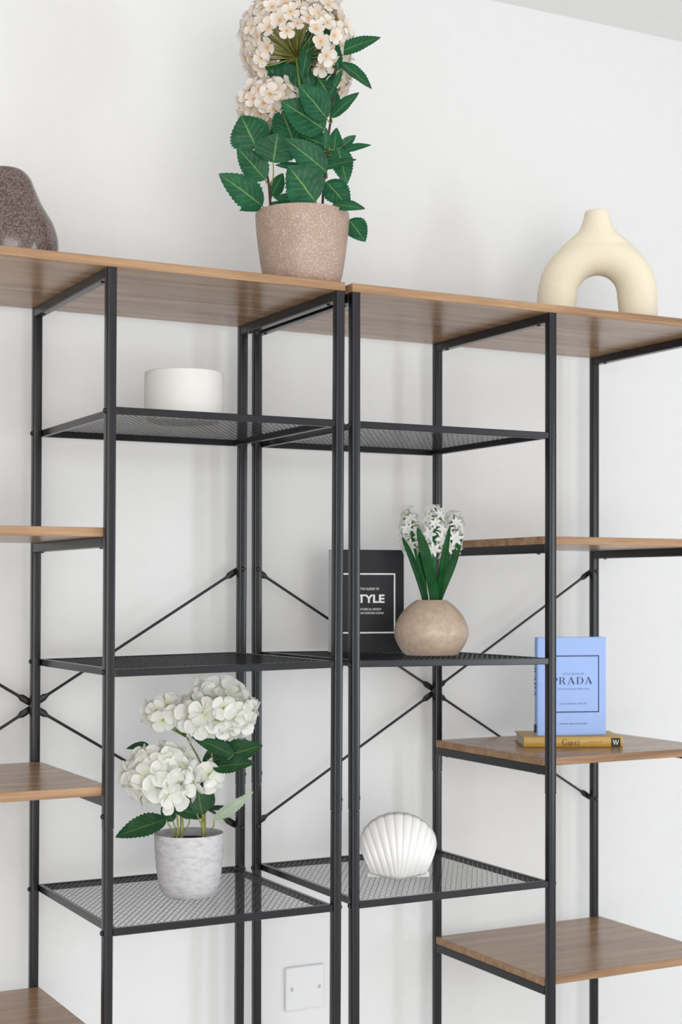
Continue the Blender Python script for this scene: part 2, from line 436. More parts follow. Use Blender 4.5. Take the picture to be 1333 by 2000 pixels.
# ------------------------------------------------------------------ blank wall plate
pl = thing('wall_plate', (-0.2974, WY, 0.4992), 0, 'square white blank electrical plate on the wall behind the shelves', 'wall plate')
o = MB().box(-0.043, 0.043, -0.0095, 0.0, -0.043, 0.043).build('plate', M['plate'], pl); bevel(o, 0.0035, 4)
for sx in (-0.0302, 0.0302):
    s = MB(); s.lathe([(0.0034, 0), (0.0034, 0.0008), (0.0022, 0.0014), (0.0004, 0.0010)], 14)
    s.build('screw', M['chrome'], pl, True, loc=(sx, -0.0095, 0.0), rot=(PI/2, 0, 0))

# ------------------------------------------------------------------ vases, bowl
def lathe_part(name, prof, mat, parent=None, n=5, seg=64, warp=None):
    o = MB().lathe(smooth_prof(prof, n), seg, warp=warp).build(name, mat, parent, True); return o
bv = lathe_part('gourd_vase', [(0.060, 0.0), (0.068, 0.008), (0.0745, 0.032), (0.0755, 0.055), (0.069, 0.082), (0.055, 0.112), (0.0465, 0.137), (0.0405, 0.155), (0.030, 0.1665), (0.015, 0.1705), (0.004, 0.171)],
                M['brown_glaze'], warp=lambda x, y, z: (x*(1+0.03*math.sin(z*30)) - 0.10*max(0, z-0.09), y, z))
bv.location = (-0.9655, 0.20, TOP)
tag(bv, 'glossy mottled brown gourd shaped vase standing on a wooden top board', 'vase')
bw = lathe_part('round_bowl', [(0.050, 0.0), (0.060, 0.002), (0.0655, 0.012), (0.0675, 0.035), (0.0675, 0.070), (0.0668, 0.0838), (0.0655, 0.0845), (0.0640, 0.0836), (0.0635, 0.06), (0.060, 0.014), (0.03, 0.008)], M['white_ceramic'], n=4)
bw.location = (-0.6714, 0.1754, MESH_Z[0]+0.0002)
tag(bw, 'plain matte white round bowl on the highest mesh shelf', 'bowl')

# cream arch vase: two legs joined over a round opening, short neck on top
av = MB()
path = [(-0.080, 0, 0.002), (-0.081, 0, 0.035)]
for k in range(0, 19):
    a = PI - PI*k/18; path.append((0.0785*math.cos(a), 0, 0.074+0.0785*math.sin(a)))
path += [(0.081, 0, 0.035), (0.080, 0, 0.002)]
rad = [0.0375, 0.0395] + [0.0400-0.001*math.sin(PI*k/18) for k in range(19)] + [0.0385, 0.0360]
av.tube(path, rad, 28)
av.lathe(smooth_prof([(0.094, 0.135), (0.086, 0.152), (0.072, 0.170), (0.055, 0.185), (0.041, 0.197), (0.0325, 0.209), (0.0280, 0.222), (0.0255, 0.234), (0.0250, 0.240), (0.021, 0.2415), (0.004, 0.2415)], 3), 40, warp=lambda x, y, z: (x, y*(0.36+0.64*min(1, max(0, (z-0.165)/0.05))), z))
arch = av.build('arch_vase', M['cream'], None, True, loc=(0.2212, 0.20, TOP), rot=(0, 0, math.radians(-35)))
rm = arch.modifiers.new('remesh', 'REMESH'); rm.mode = 'VOXEL'; rm.voxel_size = 0.0028; rm.use_smooth_shade = True
sm = arch.modifiers.new('smooth', 'SMOOTH'); sm.factor = 0.5; sm.iterations = 14
tag(arch, 'matte cream arch shaped vase with a round hole and short neck', 'vase')

# ------------------------------------------------------------------ seashell ornament
def shell():
    root = thing('seashell_ornament', (-0.2571, 0.165, MESH_Z[2]), -math.radians(28), 'white porcelain scallop shell ornament on the low mesh shelf', 'ornament')
    nr = 13
    for front in (1, -1):
        m = MB(); na, nt_ = 156, 22; vs = []; fs = []
        for j in range(nt_+1):
            t = j/nt_
            for i in range(na+1):
                u = i/na; th = math.radians(-97+194*u)
                # outline: broad fan
                ex, ez = 0.0675*math.sin(th), 0.0585 + 0.0555*math.cos(th)
                if abs(th) > PI/2: ex *= 1-0.10*(abs(th)-PI/2)
                sn = math.sin(th*0.93); hx, hz = 0.048*(0.25*sn+0.75*sn**3), 0.001+0.009*abs(sn)**3
                tt = t**0.9
                rib = abs(math.sin(u*nr*PI))**0.75
                x = hx+(ex-hx)*tt; z = hz+(ez-hz)*tt + 0.0018*rib*t**4
                bulge = 0.038*math.sin(PI*min(1, 0.16+0.84*t))**0.75*(0.35+0.65*max(0.0, math.cos(th*0.80)))
                y = 0.0035 + bulge + 0.0042*rib*math.sin(PI*min(1, t*0.93+0.05))**0.6*(0.5+0.5*t)
                vs.append((x, -y if front > 0 else y, z))
        for j in range(nt_):
            for i in range(na):
                q = (j*(na+1)+i, j*(na+1)+i+1, (j+1)*(na+1)+i+1, (j+1)*(na+1)+i)
                fs.append(q if front < 0 else q[::-1])
        o = m.add(vs, fs).build('shell_valve', M['shell'], root, True)
        so = o.modifiers.new('thickness', 'SOLIDIFY'); so.thickness = 0.003; so.offset = -1
    b = MB(); prof = [(-0.055, 0.0), (0.055, 0.0), (0.0575, 0.004), (0.053, 0.0125), (0.047, 0.016), (0.030, 0.013), (-0.030, 0.013), (-0.046, 0.015), (-0.053, 0.011), (-0.0575, 0.004)]
    n = len(prof); yy = 0.013
    vs = [(x, -yy*(1 if abs(x) < 0.04 else 0.75), z) for x, z in prof] + [(x, yy*(1 if abs(x) < 0.04 else 0.75), z) for x, z in prof]
    fs = [(i, i+n, (i+1) % n+n, (i+1) % n) for i in range(n)] + [tuple(range(n)), tuple(range(2*n-1, n-1, -1))]
    o = b.add(vs, fs).build('shell_base', M['shell'], root); bevel(o, 0.004, 3)
    return root
shell()

# ------------------------------------------------------------------ lettering
def text_mesh(body, size, width=None, bold=0.0, spacing=1.0):
    c = bpy.data.curves.new('lettering', 'FONT'); c.body = body; c.size = size; c.align_x = 'CENTER'; c.align_y = 'CENTER'
    c.extrude = 0.00012; c.offset = bold; c.space_character = spacing; c.resolution_u = 3
    o = bpy.data.objects.new('lettering_tmp', c); COL.objects.link(o)
    dg = bpy.context.evaluated_depsgraph_get(); dg.update()
    me = bpy.data.meshes.new_from_object(o.evaluated_get(dg))
    bpy.data.objects.remove(o); bpy.data.curves.remove(c)
    if width:
        xs = [v.co.x for v in me.vertices]; k = width/(max(xs)-min(xs)); mid = (max(xs)+min(xs))/2
        for v in me.vertices: v.co.x = (v.co.x-mid)*k
    return me
def put_text(name, body, size, mat, parent, loc, rot, width=None, bold=0.0, spacing=1.0):
    me = text_mesh(body, size, width, bold, spacing); me.materials.append(mat)
    return link(name, me, parent, loc, rot)
# high-contrast serif capitals, as polygons on a unit-height grid
def arc(cx, cy, rx, ry, a0, a1, n=14): return [(cx+rx*math.cos(math.radians(a0+(a1-a0)*k/n)), cy+ry*math.sin(math.radians(a0+(a1-a0)*k/n))) for k in range(n+1)]
def ring(outer, inner):             # strip of quads between two equally long outlines
    return [(outer[i], outer[i+1], inner[i+1], inner[i]) for i in range(len(outer)-1)]
def rect(x0, x1, y0, y1): return [((x0, y0), (x1, y0), (x1, y1), (x0, y1))]
def letter(ch):
    q = []
    if ch in 'PRD':
        q += rect(0.10, 0.24, 0, 1) + rect(0.0, 0.34, 0, 0.04) + rect(0.0, 0.30, 0.96, 1)
    if ch in 'PR':
        q += rect(0.24, 0.40, 0.96, 1) + rect(0.24, 0.40, 0.46, 0.50)
        q += ring(arc(0.40, 0.73, 0.29, 0.27, -90, 90), arc(0.40, 0.73, 0.15, 0.23, -90, 90))
        if ch == 'R': q += [((0.40, 0.48), (0.55, 0.48), (0.80, 0.0), (0.64, 0.0))] + rect(0.64, 0.90, 0, 0.04)
        return q, (0.92 if ch == 'R' else 0.72)
    if ch == 'D':
        q += rect(0.24, 0.40, 0.96, 1) + rect(0.24, 0.40, 0, 0.04)
        q += ring(arc(0.40, 0.5, 0.48, 0.5, -90, 90), arc(0.40, 0.5, 0.32, 0.46, -90, 90)); return q, 0.92
    if ch == 'A':
        q += [((0.40, 1.0), (0.47, 1.0), (0.15, 0.0), (0.10, 0.0)), ((0.38, 1.0), (0.52, 1.0), (0.88, 0.0), (0.70, 0.0))]
        q += rect(0.0, 0.26, 0, 0.04) + rect(0.60, 0.98, 0, 0.04) + rect(0.22, 0.68, 0.30, 0.345); return q, 0.98
    if ch == 'G':
        q += ring(arc(0.45, 0.5, 0.45, 0.51, 50, 330, 26), arc(0.47, 0.5, 0.32, 0.46, 50, 330, 26)) + rect(0.70, 0.82, 0.05, 0.40) + rect(0.58, 0.92, 0.37, 0.41) + rect(0.72, 0.76, 0.68, 0.98); return q, 0.95
    if ch == 'u':
        q += rect(0.08, 0.18, 0.15, 0.62) + rect(0.0, 0.18, 0.58, 0.62) + rect(0.42, 0.52, 0.0, 0.62) + rect(0.34, 0.52, 0.58, 0.62) + rect(0.42, 0.60, 0, 0.04)
        q += ring(arc(0.29, 0.16, 0.21, 0.17, 180, 350, 12), arc(0.30, 0.17, 0.12, 0.13, 180, 350, 12)); return q, 0.60
    if ch == 'c':
        q += ring(arc(0.27, 0.31, 0.27, 0.32, 45, 325, 20), arc(0.29, 0.31, 0.17, 0.28, 45, 325, 20)) + rect(0.40, 0.50, 0.43, 0.53); return q, 0.52
    if ch == 'i':
        q += rect(0.08, 0.18, 0.0, 0.62) + rect(0.0, 0.18, 0.58, 0.62) + rect(0.0, 0.26, 0, 0.04) + [tuple(arc(0.13, 0.83, 0.075, 0.075, 0, 330, 11))]; return q, 0.28
    if ch == 'W':
        q += [((0.0, 1), (0.14, 1), (0.32, 0), (0.22, 0)), ((0.22, 0), (0.30, 0), (0.50, 0.95), (0.42, 0.95)), ((0.42, 0.95), (0.54, 0.95), (0.74, 0), (0.64, 0)), ((0.66, 0), (0.74, 0), (1.0, 1), (0.90, 1))]; return q, 1.0
def serif_text(name, word, height, gap, mat, parent, loc, rot, width=None):
    polys = []; x = 0.0
    for ch in word:
        q, w = letter(ch)
        polys += [[(px+x, py) for px, py in p] for p in q]; x += w+gap
    total = x-gap; kx = (width/total) if width else height
    m = MB()
    for k, p in enumerate(polys):
        z = 0.0001+0.000004*k
        m.add([((a-total/2)*kx, (b-0.5)*height, z) for a, b in p], [tuple(range(len(p)))])
    return m.build(name, mat, parent, loc=loc, rot=rot)
def frame_mesh(x0, x1, z0, z1, t, y):        # printed rectangle outline on a cover that faces -y
    m = MB()
    for a in ((x0, x1, z0, z0+t), (x0, x1, z1-t, z1), (x0, x0+t, z0+t, z1-t), (x1-t, x1, z0+t, z1-t)):
        m.box(a[0], a[1], y-0.00012, y+0.0001, a[2], a[3])
    return m
FR = (PI/2, 0, 0)                            # lettering that faces -y

# black slipcase
bx_w, bx_h, bx_t = 0.1416, 0.1965, 0.032
rz = -math.radians(14)
bs = thing('box_set', (-0.2369, 0.3125, MESH_Z[1]), rz, 'black slipcase with a white square frame and lettering, behind the beige vase', 'book')
o = MB().box(-bx_w/2, bx_w/2, 0, bx_t, 0, bx_h).build('case', M['black_card'], bs); bevel(o, 0.0008, 2)
MB().box(-bx_w/2-0.0006, -bx_w/2+0.001, 0.0008, bx_t-0.001, 0.001, bx_h-0.001).build('side_panel', M['grey_card'], bs)
fr = frame_mesh(-bx_w/2+0.017, bx_w/2-0.0175, 0.0365, 0.1515, 0.0027, 0).build('cover_frame', M['white_ink'], o)
put_text('cover_text', 'LITTLE GUIDES TO', 0.0062, M['white_ink'], o, (0, -0.0002, 0.1215), FR, 0.042)
put_text('cover_text', 'STYLE', 0.0215, M['white_ink'], o, (0, -0.0002, 0.1020), FR, 0.0635, 0.0006)
put_text('cover_text', 'A HISTORICAL REVIEW', 0.0058, M['white_ink'], o, (0, -0.0002, 0.0825), FR, 0.051)
put_text('cover_text', 'OF FOUR FASHION ICONS', 0.0058, M['white_ink'], o, (0, -0.0002, 0.0752), FR, 0.060)

def book(name, w, h, t, cover, top, label, loc):
    """closed hardback standing up: spine along its left edge, front cover facing -y"""
    b = thing(name, loc, 0, label, 'book')
    fc = MB().box(0.006, w, 0, 0.0022, 0, h).build('front_cover', top, b); bevel(fc, 0.0007, 2)
    bc = MB().box(0.006, w, t-0.0022, t, 0, h).build('back_cover', top, b); bevel(bc, 0.0007, 2)
    sp = MB(); n = 8
    prof = [(0.0075, 0.0004)] + [(0.0028-0.0028*math.sin(PI*k/n)**0.7, 0.0002+(t-0.0004)*k/n) for k in range(n+1)] + [(0.0075, t-0.0004), (0.0075, t-0.0016), (0.0045, t-0.0026), (0.0045, 0.0026), (0.0075, 0.0016)]
    sp.prism(prof[::-1], 0, h); so = sp.build('spine', cover, b)
    MB().box(0.0046, w-0.003, 0.0024, t-0.0024, 0.003, h-0.003).build('pages', M['pages'], b)
    return b, fc, so
# mustard book lying flat, spine towards the room
gb, gf, gs = book('hardback_book', 0.135, 0.191, 0.0195, M['gold_cloth'], M['gold_cloth'], 'mustard gold hardback lying flat beneath the blue book', (0, 0, 0))
u = Vector((math.cos(math.radians(-27)), math.sin(math.radians(-27)), 0)); dep = Vector((-u.y, u.x, 0))
# axes: book x -> depth, book y(front) -> up, book z -> along u
R = Matrix.Identity(3)
R.col[0] = dep; R.col[1] = Vector((0, 0, -1)); R.col[2] = -u
if R.determinant() < 0: R.col[2] = u
flip = 1 if R.col[2].dot(u) > 0 else -1
P0 = Vector((0.0335, 0.1835, WOOD_Z[1]+0.0198))
if flip < 0: P0 = P0 + u*0.191
gb.matrix_world = Matrix.Translation(P0) @ R.to_4x4()
def on_spine(along, z=0.5):          # position on the spine in book space, text reads left to right as seen
    return (-0.0002, 0.0195*(1-z), along if flip > 0 else 0.191-along)
# lettering axes in book space: right = +/-z, up = -y, normal = -x
Rt = Matrix.Identity(3); Rt.col[0] = Vector((0, 0, flip)); Rt.col[1] = Vector((0, -1, 0)); Rt.col[2] = Rt.col[0].cross(Rt.col[1])
RE = Rt.to_euler()
serif_text('spine_text', 'Gucci', 0.0120, 0.06, M['black_ink'], gs, on_spine(0.0905, 0.5), RE, 0.0335)
put_text('spine_text', 'KAREN HOMER', 0.0034, M['orange_ink'], gs, on_spine(0.139, 0.52), RE, 0.028)
lg = MB().box(-0.0088, 0.0088, -0.0082, 0.0082, 0.0, 0.0003).build('spine_logo', M['black_ink'], gs, loc=on_spine(0.1775, 0.5), rot=RE)
serif_text('logo_letter', 'W', 0.0095, 0, M['white_ink'], gs, (on_spine(0.1775)[0]-0.0004, on_spine(0.1775, 0.5)[1], on_spine(0.1775)[2]), RE, 0.0120)

# blue book standing on it
bb, bf, bsn = book('hardback_book', 0.1415, 0.191, 0.0185, M['blue_cloth'], M['blue_cloth'], 'sky blue hardback with a dark square frame, standing upright on the mustard book', (0, 0, 0))
bb.location = (0.0675, 0.1895, WOOD_Z[1]+0.0201); bb.rotation_euler = (0, 0, -math.radians(17))
cx = 0.0745
frame_mesh(0.0195, 0.1275, 0.0445, 0.1555, 0.0021, 0).build('cover_frame', M['navy_ink'], bf)
put_text('cover_text', 'LITTLE BOOK OF', 0.0054, M['grey_blue_ink'], bf, (cx, -0.0002, 0.1195), FR, 0.043)
serif_text('cover_text', 'PRADA', 0.0135, 0.13, M['navy_ink'], bf, (cx-0.002, -0.0002, 0.1065), FR, 0.083)
put_text('cover_text', 'The story of the iconic fashion house', 0.0042, M['grey_blue_ink'], bf, (cx, -0.0002, 0.0905), FR, 0.066)
put_text('cover_text', 'LAIA FARRAN GRAVES', 0.0048, M['grey_blue_ink'], bf, (cx, -0.0002, 0.0615), FR, 0.056)
put_text('cover_text', 'UNOFFICIAL AND UNAUTHORIZED', 0.0036, M['navy_ink'], bf, (cx, -0.0002, 0.0225), FR, 0.056)
MB().box(-0.0003, 0.0012, 0.003, 0.0155, 0.006, 0.022).build('spine_logo', M['black_ink'], bsn)
serif_text('spine_text', 'PRADA', 0.0110, 0.13, M['navy_ink'], bsn, (-0.0002, 0.0092, 0.110), (PI/2, PI/2, -PI/2), 0.068)

# ------------------------------------------------------------------ plant parts (plant space: x right, y away from the room, z up)
def leaf_mesh(name, base, tip, width, normal, mat, sag=0.12, fold=0.18, serr=0.06, nl=26, twist=0.0):
    b = Vector(base); t = Vector(tip); d = t-b; L = d.length; d.normalize()
    nrm = Vector(normal); nrm = (nrm - d*nrm.dot(d)).normalized(); s = d.cross(nrm).normalized()
    m = MB(); vs = []; fs = []; uv = []; nc = 6
    for i in range(nl+1):
        q = i/nl
        hw = width/2*(math.sin(PI*min(1, 0.02+0.98*q**0.78))**0.78)*(1-0.10*q)
        if i == nl: hw = 0.0002
        hw *= 1 + (serr if i % 2 else -serr)*(0.3 if q < 0.12 else 1)
        c = b + d*(L*q) - nrm*(sag*L*(q-0.25)**2) + nrm*(sag*L*0.0625)
        tw = twist*q; s2 = s*math.cos(tw)+nrm*math.sin(tw); n2 = nrm*math.cos(tw)-s*math.sin(tw)
        for j in range(nc+1):
            e = j/nc*2-1
            vs.append(c + s2*(hw*e) + n2*(fold*hw*(abs(e)**1.3) + 0.03*hw*math.sin(q*17+e*3)))
            uv.append((j/nc, q))
    for i in range(nl):
        for j in range(nc):
            a = i*(nc+1)+j; fs.append((a, a+1, a+nc+2, a+nc+1))
    m.add(vs, fs); m.uv = uv
    return m.mesh(name, mat, True)
def petal_floret(name, R_, npet, wid, cup, mat, pointed=False, nu=7, nv=4, tube=0.0):
    m = MB(); rnd = random.Random(len(name)*13)
    for p in range(npet):
        a = 2*PI*p/npet + rnd.uniform(-0.08, 0.08); ca, sa = math.cos(a), math.sin(a); vs = []; fs = []
        lift = rnd.uniform(-0.06, 0.06)
        for i in range(nu+1):
            q = i/nu; r = R_*(0.05+0.95*q)
            hw = wid*R_/2*((0.22+0.78*(q/0.6)**0.9 if q < 0.6 else math.sqrt(max(0.02, 1-((q-0.6)/0.4)**2))) if not pointed else math.sin(PI*(0.12+0.86*q**0.9))**0.9)
            for j in range(nv+1):
                e = j/nv*2-1
                rr = r
                z = cup*R_*q*q*(1 if not pointed else 0.9) + 0.18*hw*e*e + (lift+0.012*p)*R_*q - (0.75*R_*max(0, q-0.40)**1.5 if pointed else 0.0) + tube
                vs.append((rr*ca - hw*e*sa, rr*sa + hw*e*ca, z))
        for i in range(nu):
            for j in range(nv):
                k = i*(nv+1)+j; fs.append((k, k+1, k+nv+2, k+nv+1))
        m.add(vs, fs)
    if tube: m.tube([(0, 0, -tube*0.4), (0, 0, tube*0.6), (0, 0, tube*1.02)], [0.0010, 0.0017, 0.0028], 8)
    else: m.lathe([(0.0011, -0.001), (0.0014, 0.0006), (0.0004, 0.0016)], 7)
    return m.mesh(name, mat, True)
def orient(direction, roll):
    return Vector(direction).to_track_quat('Z', 'Y') @ Quaternion((0, 0, 1), roll)
def fib_dirs(n):
    g = PI*(3-math.sqrt(5))
    for k in range(n):
        z = 1-2*(k+0.5)/n; r = math.sqrt(max(0, 1-z*z)); yield Vector((r*math.cos(g*k), r*math.sin(g*k), z))
def flower_head(plant, centre, radii, hub, florets, n, keep, stalk_mat, seed, jit=0.10, size=(0.9, 1.12)):
    rnd = random.Random(seed); c = Vector(centre); hub = Vector(hub); st = MB(); spots = []
    for d in fib_dirs(n):
        if not keep(d): continue
        k = 1+rnd.uniform(-jit, jit*0.6)
        p = c + Vector((d.x*radii[0], d.y*radii[1], d.z*radii[2]))*k
        nd = (Vector((d.x/radii[0], d.y/radii[1], d.z/radii[2])).normalized() + Vector((rnd.uniform(-.3, .3), rnd.uniform(-.3, .3), rnd.uniform(-.3, .3)))).normalized()
        spots.append((p, nd))
        mid = hub.lerp(p, 0.55) + (p-c)*0.06
        st.tube([hub, mid, p - nd*0.001], [0.0011, 0.0008, 0.0006], 5)
    head = st.build('flower_head', stalk_mat, plant, True)
    for p, nd in spots:
        f = link('floret', rnd.choice(florets), head, p); q = orient(nd, rnd.uniform(0, 2*PI))
        f.rotation_euler = q.to_euler(); s = rnd.uniform(*size); f.scale = (s, s, s)
    return head
def stems(plant, pts, rad, mat, name='stem'):
    P = smooth_pts(pts, 6); n = len(P)
    return MB().tube(P, [rad*(1.15-0.4*k/n) for k in range(n)], 8).build(name, mat, plant, True)
def leaf(plant, K, a, b, w, mat, depth=(0.0, 0.0), normal=(0, -1, 0.35), stem_at=None, **kw):
    """a, b: base and tip as (right, up) on the plant's sketch, K maps the sketch to metres"""
    A = K(*a); B = K(*b)
    o = link('leaf', leaf_mesh('leaf', (A[0], depth[0], A[1]), (B[0], depth[1], B[1]), w*1.25, normal, mat, **kw), plant)
    if stem_at:
        S_ = K(*stem_at[:2]); sd = stem_at[2] if len(stem_at) > 2 else 0.0
        mid = ((A[0]+S_[0])/2+0.002, (depth[0]+sd)/2, (A[1]+S_[1])/2-0.003)
        MB().tube(smooth_pts([(S_[0], sd, S_[1]), mid, (A[0], depth[0], A[1])], 4), 0.0011, 6).build('petiole', stem_at[3] if len(stem_at) > 3 else M['stem_olive'], o, True)
    return o

# ------------------------------------------------------------------ tall hydrangea on the top boards
HP = thing('potted_hydrangea', (-0.4885, 0.092, TOP), -VIEW_AZ, 'tall hydrangea with cream peach blooms in a speckled tan pot', 'plant')
lathe_part('pot', [(0.054, 0.0), (0.0605, 0.004), (0.067, 0.019), (0.0720, 0.045), (0.0768, 0.08), (0.0798, 0.112), (0.0803, 0.127), (0.0792, 0.1292), (0.0772, 0.1285), (0.0755, 0.118), (0.073, 0.105)], M['speckled_pot'], HP, 4)
MB().lathe([(0.074, 0.100), (0.072, 0.107), (0.04, 0.110), (0.002, 0.111)], 40).build('soil', M['soil'], HP, True)
k1 = 0.000263
K1 = lambda a, b: ((a-640)*k1, (1890-b)*k1)
def P1(a, b, y=0.0): q = K1(a, b); return (q[0], y, q[1])
stems(HP, [P1(700, 1500), P1(690, 1200, .0), P1(665, 880, .005), P1(632, 620, .005), P1(602, 385, 0)], 0.0036, M['stem_green'])
stems(HP, [P1(720, 1500, .02), P1(720, 900, .03), P1(740, 560, .03), P1(760, 430, .035)], 0.0030, M['stem_green'])
stems(HP, [P1(640, 1500, .02), P1(600, 1000, .02), P1(520, 800, .03), P1(455, 720, .035)], 0.0028, M['stem_green'])
stems(HP, [P1(440, 1490, -.01), P1(428, 1250, -.015), P1(400, 1100, -.015), P1(385, 1050, -.015)], 0.0022, M['stem_brown'])
stems(HP, [P1(770, 1490, -.02), P1(775, 1300, -.02), P1(800, 1000, -.02), P1(825, 800, -.02), P1(845, 560, -.02), P1(860, 480, -.015)], 0.0021, M['stem_brown'])
FP = [petal_floret('floret_a', 0.0178, 4, 0.98, 0.28, M['petal_peach']), petal_floret('floret_bb', 0.0168, 4, 1.0, 0.10, M['petal_peach']), petal_floret('floret_ccc', 0.0155, 5, 0.86, 0.40, M['petal_peach'])]
flower_head(HP, P1(598, 260, .012), (0.092, 0.080, 0.088), P1(600, 382, 0), FP, 190, lambda d: d.z > -0.72 and not (d.z < -0.12 and d.y < 0.35 and abs(d.x-0.05) < 0.42) and not (d.z < -.45 and abs(d.x) < .5 and d.y < .7), M['stem_olive'], 3)
flower_head(HP, P1(775, 420, .045), (0.046, 0.040, 0.052), P1(765, 470, .035), FP, 56, lambda d: d.z > -0.85, M['stem_olive'], 5)
flower_head(HP, P1(432, 655, .030), (0.054, 0.050, 0.044), P1(470, 720, .035), FP, 78, lambda d: d.z > -0.9, M['stem_olive'], 9)
L = M['leaf']; UPN = (0.1, -0.8, 0.6)
SB = lambda a, b, y=-.02: (a, b, y)
for a, b, w, mt, dp, nm, st in [
    ((385, 1372), (128, 1212), .044, L, (-.030, -.075), (-.2, -.8, .6), SB(437, 1400, -.012)),
    ((372, 1388), (248, 1420), .014, L, (-.03, -.055), (0, -.5, .9), SB(440, 1400, -.012)),
    ((402, 1195), (228, 1000), .040, L, (-.022, -.035), (.15, -1, .2), SB(420, 1230, -.015)),
    ((347, 990), (248, 792), .060, L, (-.020, -.030), (-.15, -1, .25), SB(387, 1060, -.015)),
    ((455, 1092), (488, 915), .060, L, (-.028, -.040), (.1, -1, .3), SB(440, 1230, -.015)),
    ((592, 968), (490, 690), .046, L, (-.020, -.012), (0, -1, .1), SB(672, 1040, .0)),
    ((785, 888), (515, 735), .052, L, (-.034, -.062), (-.1, -.9, .45), SB(802, 960)),
    ((800, 826), (628, 640), .044, L, (-.042, -.068), (.2, -.9, .45), SB(820, 830)),
    ((800, 1162), (540, 978), .040, L, (-.038, -.066), (-.2, -.75, .65), SB(790, 1190)),
    ((815, 985), (622, 915), .030, L, (-.022, -.030), (.0, -.9, .4), SB(803, 1000)),
    ((790, 1015), (800, 885), .014, L, (-.04, -.045), (.6, -.8, .1), None),
    ((725, 1362), (560, 1150), .060, L, (-.048, -.066), (.1, -.95, .35), SB(735, 1420, -.03)),
    ((725, 1372), (455, 1306), .026, L, (-.030, -.030), (0, -.6, .8), None),
    ((795, 1210), (945, 1385), .040, L, (-.022, -.034), (.3, -1, .1), SB(782, 1250)),
    ((840, 1375), (1042, 1412), .020, L, (-.040, -.060), (0, -.45, .9), SB(775, 1400)),
    ((945, 1425), (1050, 1572), .034, L, (.010, .0), (.1, -1, .3), SB(800, 1400, .0)),
    ((872, 995), (930, 1228), .032, L, (-.024, -.028), (.1, -1, .1), SB(805, 1040)),
    ((790, 1135), (985, 1100), .016, L, (-.036, -.060), (0, -.5, .9), SB(790, 1190)),
    ((885, 1000), (1082, 975), .014, L, (-.010, -.03), (0, -.4, .9), SB(805, 1060)),
    ((895, 955), (988, 885), .014, L, (.005, .0), (.3, -.8, .5), SB(810, 1000)),
    ((828, 1090), (868, 818), .028, L, (.0, .01), (.3, -1, 0), None),
    ((830, 800), (1002, 650), .022, L, (-.026, -.04), (-.4, -.8, .5), SB(822, 830)),
    ((888, 440), (1092, 618), .026, L, (-.020, -.036), (.5, -.7, .55), SB(850, 560)),
    ((882, 490), (782, 222), .024, L, (-.022, -.034), (-.4, -1, .1), SB(858, 500)),
    ((870, 372), (1142, 288), .024, L, (-.016, -.034), (.1, -.75, .65), SB(860, 480)),
    ((690, 412), (842, 345), .008, L, (-.012, -.018), (0, -.8, .6), SB(645, 540, .0)),
    ((640, 535), (730, 108), .019, L, (-.018, -.026), (-.3, -1, 0), None),
    ((620, 655), (400, 420), .064, L, (.012, .004), (-.1, -1, -.1), SB(640, 700, .003)),
    ((600, 640), (520, 350), .058, L, (.016, .012), (.1, -1, -.1), None),
    ((690, 430), (858, 690), .042, L, (.006, .0), (.1, -1, 0), SB(640, 560, .003)),
    ((690, 590), (665, 440), .018, L, (-.006, -.008), (0, -1, .1), None),
    ((845, 612), (897, 498), .011, L, (-.024, -.03), (-.3, -1, .2), None),
    ((788, 735), (850, 602), .010, L, (-.034, -.03), (-.2, -1, .2), SB(822, 800)),
    ((640, 1120), (470, 1105), .014, L, (-.02, -.03), (0, -.4, .9), None),
    ((440, 1285), (520, 1130), .022, L, (-.008, .0), (.5, -.8, .2), SB(428, 1300, -.015)),
    ((640, 1080), (720, 930), .040, L, (.012, .02), (0, -1, .1), None),
    ((440, 900), (400, 780), .030, L, (.02, .025), (-.2, -1, .1), None),
    ((850, 700), (770, 560), .030, L, (.012, .012), (0, -1, 0), None),
    ((560, 1420), (440, 1330), .030, L, (.0, -.01), (-.2, -.8, .5), None),
]:
    leaf(HP, K1, a, b, w, mt, dp, (nm[0], min(nm[1], -0.75), nm[2]*0.35), st)

# ------------------------------------------------------------------ white hydrangea in the grey pot
WP = thing('potted_hydrangea', (-0.6596, 0.182, MESH_Z[2]), -VIEW_AZ, 'white hydrangea with two full blooms in a grey cement pot', 'plant')
lathe_part('pot', [(0.034, 0.0), (0.041, 0.002), (0.0495, 0.014), (0.0545, 0.036), (0.0578, 0.068), (0.0594, 0.100), (0.0596, 0.106), (0.0585, 0.108), (0.0562, 0.1072), (0.0548, 0.100), (0.053, 0.09)], M['cement'], WP, 4)
MB().lathe([(0.0535, 0.088), (0.052, 0.094), (0.03, 0.096), (0.002, 0.097)], 36).build('soil', M['soil'], WP, True)
k2 = 0.0002097
K2 = lambda a, b: ((a-629)*k2, (1874-b)*k2)
def P2(a, b, y=0.0): q = K2(a, b); return (q[0], y, q[1])
stems(WP, [P2(748, 1420, -.01), P2(745, 1200, -.01), P2(775, 950, -.005), P2(815, 720, .0), P2(800, 560, .01)], 0.0024, M['stem_olive'])
stems(WP, [P2(570, 1420, -.01), P2(570, 1200, -.012), P2(500, 1000, -.015)], 0.0028, M['stem_olive'])
stems(WP, [P2(535, 1420, -.018), P2(545, 1250, -.018), P2(480, 1020, -.02)], 0.0018, M['stem_olive'])
stems(WP, [P2(755, 1420, .0), P2(740, 900, .02), P2(600, 590, .02)], 0.0018, M['stem_olive'])
FW = [petal_floret('floret_d', 0.0265, 4, 1.04, 0.30, M['petal_white']), petal_floret('floret_ee', 0.0250, 4, 1.06, 0.08, M['petal_white']), petal_floret('floret_fff', 0.0235, 4, 1.04, 0.5, M['petal_white'])]
